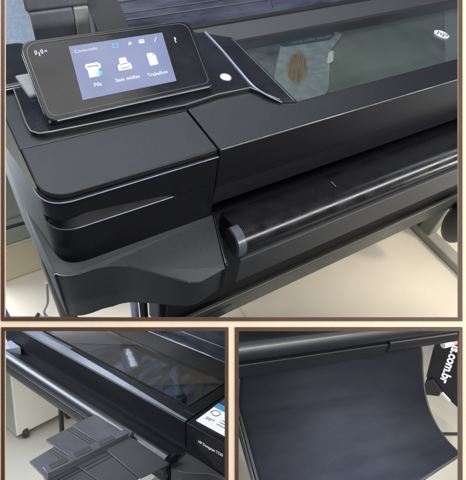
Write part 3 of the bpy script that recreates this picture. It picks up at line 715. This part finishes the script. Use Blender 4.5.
# output tray: two columns of stepped flaps on a centre bar
tr = thing('output_tray', 'grey plastic output tray of overlapping flaps on a raised centre bar', 'paper tray', W_BL, (-.16, -.12, -.10))
def flap(x0, x1, y0, y1, z, m='tray', sk=0.0, ri=1):
    o = LB('flap', prism(round_poly([(x0 + sk, y0), (x1 + sk, y0), (x1, y1), (x0, y1)], .003, 2), z - .003, z), M[m], tr, bevel=.0008)
    if ri:
        LB('flap_groove', prism([(x0 + .004, y1 - .0225), (x1 - .004, y1 - .0225), (x1 - .004, y1 - .0215), (x0 + .004, y1 - .0215)], z + .0001, z + .0005), M['deep'], o)
    return o
def qflap(q, z, m, groove=True):
    o = LB('flap', prism(round_poly(q, .003, 2), z - .0028, z), M[m], tr, bevel=.0008)
    if groove:
        a_, b_, c_, d_ = [Vector(p) for p in q]
        for t0 in (.22, .30):
            p0, p1 = a_.lerp(b_, t0), d_.lerp(c_, t0); p2, p3 = a_.lerp(b_, t0 + .018), d_.lerp(c_, t0 + .018)
            LB('flap_groove', prism([tuple(p0.lerp(p1, .04)), tuple(p0.lerp(p1, .96)), tuple(p2.lerp(p3, .96)), tuple(p2.lerp(p3, .04))], z + .0001, z + .0004), M['deep'], o)
    return o
qflap([(-.242, -.0670), (-.2518, -.1300), (-.1300, -.1230), (-.1229, -.0650)], -.0520, 'tray', False)
qflap([(-.2518, -.1180), (-.2538, -.1941), (-.1400, -.1860), (-.1300, -.1130)], -.0560, 'tray')
qflap([(-.2230, -.1840), (-.2197, -.2494), (-.1424, -.2519), (-.1390, -.1780)], -.0600, 'tray')
qflap([(-.1240, -.0655), (.0220, -.0690), (.0061, -.1360), (-.1340, -.1280)], -.0520, 'tray_d', False)
qflap([(-.1330, -.1190), (-.0020, -.1260), (.0043, -.1850), (-.1480, -.1950)], -.0565, 'tray_d')
qflap([(-.1470, -.1853), (-.0300, -.1780), (-.0350, -.2600), (-.1560, -.2530)], -.0606, 'tray_d')
cb = LB('centre_bar', prism([(-.1640, -.2500), (-.1400, -.2520), (-.1120, -.0660), (-.1330, -.0640)], -.0610, -.0430), M['tray'], tr, bevel=.002)
for t in (.04, .32, .62):
    A_, B2_ = Vector((-.1600, -.2480)).lerp(Vector((-.1310, -.0660)), t), Vector((-.1440, -.2490)).lerp(Vector((-.1150, -.0680)), t)
    C2_, D2_ = Vector((-.1440, -.2490)).lerp(Vector((-.1150, -.0680)), t + .2), Vector((-.1600, -.2480)).lerp(Vector((-.1310, -.0660)), t + .2)
    LB('bar_rib', prism([tuple(A_), tuple(B2_), tuple(C2_), tuple(D2_)], -.0428, -.0416), M['tray_d'], cb, bevel=.0004)
LB('hook', box(-.136, -.110, -.0700, -.0560, -.0580, -.0440), M['tray'], tr, bevel=.003)
LB('support', box(-.20, -.02, -.110, -.066, -.0720, -.0630), M['deep'], tr, bevel=.002)
# place
struct(LB('floor', prism([(-2.2, -.35), (-.55, -.35), (-.55, 1.2), (-2.2, 1.2)], -.72, -.70), M['floor2'], base=(-1.2, .2, -.70)))
struct(LB('wall', box(-3.2, -3.16, -1.2, 2.4, -.7, .6), M['wall'], base=(-3.2, .5, -.7)))
cab = thing('storage_cabinet', 'cream storage cabinet on black castors behind the lower left printer', 'cabinet', W_BL, (-1.3, .25, -.70))
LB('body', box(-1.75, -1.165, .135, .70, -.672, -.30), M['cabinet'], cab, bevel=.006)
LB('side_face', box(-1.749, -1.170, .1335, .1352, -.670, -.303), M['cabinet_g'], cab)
for (x, y) in ((-1.175, .175), (-1.155, .375)):
    c = lathe([(-.012, .02), (-.008, .024), (.008, .024), (.012, .02)], x, y, -.676, (.3, 1, 0))
    LB('castor', c, M['rubber'], cab)
tag(LB('shelf_board', box(-1.75, -1.10, -.05, .70, -.2960, -.27), M['white'], base=(-1.4, .3, -.296), bevel=.004), 'white shelf board on top of the cream cabinet', 'shelf')
tag(LB('cable', tube([(-1.30, .10, -.26), (-1.18, .08, -.225), (-1.02, .09, -.20), (-.92, .10, -.18)], .012), M['cable_b'], base=(-1.1, .1, -.26)), 'black cable across the white shelf in the lower left scene', 'cable')

# ================================================================== LOWER RIGHT SET-UP: fabric basket under the roller
def RB(name, bm, mat, parent=None, **k): return link(name, bm, mat, parent, world=W_BR, **k)
V = thing('large_format_printer', 'underside front of black printer with shiny roller above a dark fabric basket', 'printer', W_BR, (.4, .1, 0))
prof = [(.30, .1000), (.075, .0880)] + arc(.0290, .0570, .0290, 85, 215, 16) + [(.03, .030), (.30, .030)]
RB('platen', along_x(prof, -.30, .96), M['roller'], V, angle=50)
RB('front_lip', along_x([(.0, .0000), (-.0015, .0015), (-.0015, .0340), (0, .0360), (.06, .0360), (.06, .0)], -.30, .4835), M['black'], V, bevel=.001)
RB('end_cover', along_x([(-.002, .010), (-.0040, .012), (-.0040, .0400), (-.001, .0430), (.06, .0430), (.06, .010)], .4850, .96), M['black'], V, bevel=.0012)
RB('end_cover_groove', along_x([(-.0050, .0240), (-.0050, .0275), (.0, .0275), (.0, .0240)], .4870, .96), M['deep'], V)
RB('centre_lid', along_x([(.075, .105), (.060, .130), (.060, .30), (.30, .30), (.30, .105)], -.30, 1.1), M['black_shaded'], V, bevel=.002)
RB('chassis', along_x([(.062, -.004), (.062, .028), (.30, .028), (.30, -.004)], -.30, .96), M['deep'], V)
# fabric basket
B_ = thing('fabric_basket', 'dark grey fabric catch basket hanging in a curve below the shiny roller', 'fabric basket', W_BR, (.33, -.1, -.19))
prR = [(.030, .012), (.0, -.0003), (-.0291, -.0547), (-.0593, -.1038), (-.0969, -.1456), (-.1373, -.1719), (-.1738, -.1849), (-.2030, -.1890), (-.2220, -.1900)]
prL = [(.030, .012), (.012, -.030), (-.0050, -.0760), (-.0330, -.0950), (-.0690, -.1190), (-.1250, -.1560), (-.1700, -.1780), (-.2100, -.1920), (-.2900, -.2000)]
def cat(pr, m=6):
    Pn = [Vector(p) for p in pr]; E = [Pn[0] * 2 - Pn[1]] + Pn + [Pn[-1] * 2 - Pn[-2]]; o = []
    for i in range(1, len(E) - 2):
        for k in range(m):
            t = k / m; a, b, c, d = E[i - 1], E[i], E[i + 1], E[i + 2]
            o.append(.5 * ((2 * b) + (c - a) * t + (2 * a - 5 * b + 4 * c - d) * t * t + (3 * b - a - 3 * c + d) * t ** 3))
    return o + [Pn[-1]]
cR, cL = cat(prR), cat(prL); XLc, XRc = .012, .6487
NX = 40; bm = bmesh.new(); grid = []
for i in range(NX + 1):
    s = i / NX; row = []
    for j in range(len(cR)):
        q = cL[j].lerp(cR[j], s); t = j / (len(cR) - 1)
        w = .0035 * math.sin(s * 9 + t * 5) * math.sin(t * math.pi) + .0022 * math.sin(t * 34 + s * 2.2) * math.sin(t * math.pi)
        w += .0040 * math.sin(t * 19 - s * 3.0 + math.sin(s * 4)) * math.sin(t * math.pi)
        if t > .53: w -= .0045 * max(0, 1 - (t - .53) / .14)            # sewn crease
        w *= min(1, 6 * s, 6 * (1 - s))
        row.append(bm.verts.new((XLc + (XRc - XLc) * s, q.x, q.y + w)))
    grid.append(row)
for i in range(NX):
    for j in range(len(cR) - 1):
        bm.faces.new((grid[i][j], grid[i + 1][j], grid[i + 1][j + 1], grid[i][j + 1]))
seam = [grid[i][int(.535 * (len(cR) - 1))].co.copy() + Vector((0, -.0004, .0016)) for i in range(0, NX + 1, 2)]
sh = RB('cloth', bm, M['cloth'], B_, angle=80)
RB('seam', tube([tuple(v) for v in seam], .0011, 6, smooth=2), M['cloth_seam'], B_)
so = sh.modifiers.new('thickness', 'SOLIDIFY'); so.thickness = .003
def hem(name, c, x): return RB(name, tube([(x, p.x, p.y) for p in c[4:]], .0042, 8, smooth=0), M['rubber'], B_)
hem('hem', cR, XRc); hem('hem', cL, XLc)
RB('hem', tube([(XLc, cL[-1].x, cL[-1].y), (XRc, cR[-1].x, cR[-1].y)], .0042, 8, smooth=0), M['rubber'], B_)
# stand
st = thing('printer_stand', 'pale metal stand leg at the left of the fabric basket', 'stand', W_BR, (.1, .1, -.60))
leg = RB('leg', tube([(.020, .06, -.02), (.0780, .058, -.170), (.2300, .050, -.470), (.30, .05, -.60)], .0135, 12, smooth=0), M['cap'], st)
RB('joint', box(.045, .085, .030, .085, -.165, -.115), M['rubber'], st, bevel=.005)
# place
struct(RB('floor', prism([(-.4, -.40), (3.4, -.40), (3.4, 1.6), (-.4, 1.6)], -.62, -.60), M['floor2'], base=(1, .3, -.60)))
struct(RB('wall', box(-.6, 3.4, .90, .94, -.60, .30), M['wall'], base=(1, .9, -.6)))
# black banner with white web address, leaning behind the basket
bg = thing('banner_case', 'black leaning case with white web lettering behind the fabric basket', 'case', W_BR, (1.3, .27, -.6))
def bgf(u, v, w): return (1.25 + u * .446 + w * .895, .25 - u * .895 + w * .446, v)
ban = [(-.0336, -.1000), (-.0219, -.2622), (-.0008, -.3984), (.0817, -.4322), (.1801, -.4688), (.2600, -.4950), (.3000, -.1000)]
RB('panel', prism(round_poly(ban, .008, 3), 0, .05, None, bgf), M['bag'], bg, bevel=.004)
d = (Vector((.0690, -.3830)) - Vector((.0533, -.1906))).normalized(); nn = Vector((-d.y, d.x))
def bl_(u, v, w):
    p = Vector((.0690, -.3830)) + d * u + nn * v
    return bgf(p.x, p.y, -.0012)
RB('lettering', text_bm('js.com.br', .0490, bl_, align='RIGHT', bold=.0017), M['ink_white'], bg)  # letters glow to look bright, they are unlit print
RB('foot', prism(round_poly([(.0040, -.4150), (.0260, -.3880), (.0767, -.4220), (.0764, -.4480), (.0180, -.4760)], .006, 3), -.012, .05, None, bgf), M['rubber'], bg, bevel=.004)
RB('buckle', prism(round_poly([(.0801, -.4224), (.1238, -.4421), (.1221, -.4541), (.0808, -.4355)], .003, 2), -.006, -.0008, None, bgf), M['white'], bg, bevel=.001)
mk = thing('marker', 'short white marker with pink end beside the black case', 'marker', W_BR, (.99, .1, -.094))
RB('barrel', lathe([(0, .010), (.004, .0125), (.045, .0125), (.047, .011)], .9600, .10, -.0920, (1, 0, .09)), M['white'], mk)
RB('end', lathe([(.0472, .0115), (.12, .0115), (.123, .010)], .9600, .10, -.0920, (1, 0, .09)), M['pink'], mk)
tag(RB('cable', tube([(1.10, .155, -.594), (1.2972, .1014, -.594), (1.3778, .0794, -.594), (1.60, .020, -.594)], .0065), M['cable_b'], base=(1.2, .07, -.6)), 'black cable on the beige floor right of the fabric basket', 'cable')

# ================================================================== BOARD with three framed openings
BD = .52; K = BD / 450.0                     # board stands 0.52 m from the viewpoint, parallel to the picture
def bd(u, v, w): return ((u - 233) * K, (v - 240) * K, BD + w)
def eye_link(name, bm, mat, parent=None, base=(0, 0, 0), **k): return link(name, bm, mat, parent, world=EYE, base=base, **k)
def ebox(u0, u1, v0, v1, w0, w1, bm=None):
    bm = bm or bmesh.new()
    a, b = bd(u0, v0, w0), bd(u1, v1, w1)
    return box(a[0], b[0], a[1], b[1], a[2], b[2], bm)
bm = bmesh.new()
TOPO = (3.3, 460, -14, 318.9); BLO = (3.5, 226.6, 329.1, 497); BRO = (236.9, 460.1, 329.1, 497)
for u0, u1, v0, v1 in ((-12, 3.3, -24, 507), (460, 478, -24, 507), (3.3, 460, 318.9, 329.1), (226.6, 236.9, 329.1, 507), (3.3, 226.6, 497, 507), (236.9, 460, 497, 507), (3.3, 460, -24, -14)):
    ebox(u0, u1, v0, v1, 0, .006, bm)
bmesh.ops.remove_doubles(bm, verts=bm.verts, dist=1e-5)
tag(eye_link('mount_board', bm, M['cream'], base=bd(233, 500, 0)), 'cream mount board with three rectangular openings between the brown frames', 'board')
def pframe(o, label):
    u0, u1, v0, v1 = o; t = 4.2
    a = [(u0 - 2, v0 - 2), (u1 + 2, v0 - 2), (u1 + 2, v1 + 2), (u0 - 2, v1 + 2)]
    b = [(u0 + 2, v0 + 2), (u1 - 2, v0 + 2), (u1 - 2, v1 - 2), (u0 + 2, v1 - 2)]
    c = [(u0 - 1, v0 - 1), (u1 + 1, v0 - 1), (u1 + 1, v1 + 1), (u0 - 1, v1 + 1)]
    bm = bmesh.new()
    V_ = {}
    for nme, ring in (('a', a), ('b', b)):
        for w in (-.0015, .0055): V_[nme, w] = [bm.verts.new(bd(u, v, w if nme == 'b' else (w if w < 0 else -.0002))) for u, v in (c if (nme == 'b' and w > 0) else ring)]
    for i in range(4):
        j = (i + 1) % 4
        A0, A1, B0, B1 = V_['a', -.0015], V_['a', .0055], V_['b', -.0015], V_['b', .0055]
        bm.faces.new((A0[i], A0[j], B0[j], B0[i])); bm.faces.new((A0[i], A0[j], A1[j], A1[i])); bm.faces.new((B0[i], B0[j], B1[j], B1[i])); bm.faces.new((A1[i], A1[j], B1[j], B1[i]))
    tag(eye_link('picture_frame', bm, M['frame'], base=bd((u0 + u1) / 2, v1, 0), bevel=.0004), label, 'frame')
pframe(TOPO, 'large brown frame around the close-up with the touch screen')
pframe(BLO, 'small brown frame around the output tray view, lower left')
pframe(BRO, 'small brown frame around the fabric basket view, lower right')

def part_wall(pts, th, ax):
    bm = bmesh.new(); off = Vector(ax) * th / 2
    a = [bm.verts.new(Vector(p) - off) for p in pts]; b = [bm.verts.new(Vector(p) + off) for p in pts]
    for i in range(4): bm.faces.new((a[i], a[(i + 1) % 4], b[(i + 1) % 4], b[i]))
    bm.faces.new(a); bm.faces.new(b); return bm
def ep(u, v, w): return ((u - 233) / 450 * w, (v - 240) / 450 * w, w)
struct(eye_link('wall', part_wall([ep(-10, 324, BD + .007), ep(476, 324, BD + .007), ep(480, 324, .72), ep(-14, 324, .72)], .0012, (0, 1, 0)), M['added_wall'], base=ep(233, 324, BD)))  # added divider, unseen edge-on, parts upper light from the lower bays
struct(eye_link('wall', part_wall([ep(233, 325, BD + .007), ep(233, 500, BD + .007), ep(233, 540, 1.6), ep(233, 325, 1.6)], .0012, (1, 0, 0)), M['added_wall'], base=ep(233, 500, BD)))  # second added divider, unseen, keeps the two lower bays' light apart

# ------------------------------------------------------------------ light
def area(name, loc, tgt, sx, sy, power, col, world=W_TOP):
    l = bpy.data.lights.new(name, 'AREA'); l.shape = 'RECTANGLE'; l.size = sx; l.size_y = sy; l.energy = power; l.color = col
    o = bpy.data.objects.new(name, l); COL.objects.link(o)
    loc = world @ Vector(loc); tgt = world @ Vector(tgt)
    o.matrix_world = Matrix.Translation(loc) @ (tgt - loc).to_track_quat('-Z', 'Y').to_matrix().to_4x4()
    return o
def bar(name, c, ax, tgt, sx, sy, power, col, world):
    """rectangular lamp whose long side runs along ax"""
    o = area(name, c, tgt, sx, sy, power, col, world)
    C_ = world @ Vector(c); z = -((world @ Vector(tgt)) - C_).normalized(); x = (world.to_3x3() @ Vector(ax)); x = (x - z * x.dot(z)).normalized(); y = z.cross(x)
    o.matrix_world = Matrix.Translation(C_) @ Matrix((x, y, z)).transposed().to_4x4()
    return o
def spot(name, loc, tgt, ang, power, col, world, r=.12):
    l = bpy.data.lights.new(name, 'SPOT'); l.energy = power; l.color = col; l.spot_size = R_(ang); l.spot_blend = 1.0; l.shadow_soft_size = r
    o = bpy.data.objects.new(name, l); COL.objects.link(o)
    loc = world @ Vector(loc); tgt = world @ Vector(tgt)
    o.matrix_world = Matrix.Translation(loc) @ (tgt - loc).to_track_quat('-Z', 'Y').to_matrix().to_4x4()
    return o
area('ceiling_lamp', (.3, 1.25, 1.5), (.2, .1, 0), 2.2, .5, 26, (.82, .90, 1))
area('front_ceiling_lamp', (-.1, -.40, 1.6), (-.1, -.05, -.1), 1.0, .5, 18, (.96, .98, 1))
bar('window_lamp', (1.25, -1.6, .75), (1, 0, 0), (1.0, 0, -.2), 3.3, .17, 64, (1, .985, .96), W_TOP)
spot('floor_fill', (1.9, -1.1, .7), (1.12, -.22, -.93), 40, 95, (1, .89, .62), W_TOP, .12)  # unseen spot added for the warm glow on the floor
area('wall_fill', (-.5, .45, 1.0), (-.5, 1.1, .0), .5, .3, 10, (.85, .92, 1))  # added out of view to brighten the blue back wall
area('far_window', (-2.6, .9, 1.1), (-.5, 0, 0), 1.4, 1.2, 38, (.74, .87, 1), W_BL)
bar('left_fill', (-1.12, -.42, .52), (.25, -.35, .55), (-.35, -.05, -.05), .8, .45, 16, (.82, .9, 1), W_BL)  # unseen lamp added for the sheen along the lower left roller
area('low_fill', (-.35, -.75, -.45), (-1.1, .3, -.5), .3, .3, 3.5, (1, .96, .86), W_BL)  # added unseen lamp for the cabinet face and floor
spot('tray_fill', (-.1, -.80, .25), (-.25, -.1, -.06), 70, 22, (.95, .96, 1), W_BL)  # unseen spot added to brighten the output tray
bar('roller_fill', (.85, -.10, .66), (1, 0, 0), (.4, .02, .05), 1.1, .07, .9, (.86, .92, 1), W_BR)  # long lamp added out of view for the roller's highlight
spot('pane_fill', (-.3, .0, .40), (-.28, .12, 0), 110, 11, (.9, .95, 1), W_BL, .12)  # hidden spot added to brighten the shapes behind the pane
spot('basket_fill', (.2, -.55, .35), (.30, -.27, -.24), 72, 95, (.9, .95, 1), W_BR, .08)  # added unseen spot, its soft edge grades the cloth's brightness
area('floor_glow', (1.9, -.4, .3), (1.2, .2, -.6), .4, .4, 7, (1, .96, .86), W_BR)
area('board_fill', (-.3, -.9, -.2), (0, 0, .52), 1.2, 1.2, 7, (1, .95, .88), EYE)  # added near the viewpoint, unseen, to light the board's face

w = bpy.data.worlds.new('World'); sc.world = w; w.use_nodes = True
n = w.node_tree.nodes; l = w.node_tree.links; bgn = n['Background']
tc = n.new('ShaderNodeTexCoord'); sx_ = n.new('ShaderNodeSeparateXYZ'); l.new(tc.outputs['Generated'], sx_.inputs[0])
nz = n.new('ShaderNodeTexNoise'); nz.inputs['Scale'].default_value = 2.2; nz.inputs['Detail'].default_value = 4
l.new(tc.outputs['Generated'], nz.inputs['Vector'])
cr = n.new('ShaderNodeValToRGB')
cr.color_ramp.elements[0].position = .32; cr.color_ramp.elements[0].color = (.10, .11, .13, 1)
cr.color_ramp.elements[1].position = .70; cr.color_ramp.elements[1].color = (.50, .56, .68, 1)
l.new(nz.outputs['Fac'], cr.inputs['Fac']); l.new(cr.outputs['Color'], bgn.inputs['Color'])
bgn.inputs['Strength'].default_value = .36

# ------------------------------------------------------------------ camera
cam = bpy.data.cameras.new('camera'); co = bpy.data.objects.new('camera', cam); COL.objects.link(co)
co.matrix_world = EYE @ Matrix.Diagonal((1, -1, -1, 1))
cam.sensor_fit = 'VERTICAL'; cam.sensor_height = 36; cam.lens = 36 * 450 / 480
cam.clip_start = .01; cam.clip_end = 100
sc.camera = co
sc.view_settings.view_transform = 'Standard'; sc.view_settings.look = 'None'; sc.view_settings.exposure = 0
sc.render.resolution_x = 994; sc.render.resolution_y = 1024
sc.cycles.use_denoising = True
sc.cycles.max_bounces = 8; sc.cycles.transparent_max_bounces = 12
for o in bpy.data.objects:
    for k_ in ('_b', '_w'):
        if k_ in o: del o[k_]
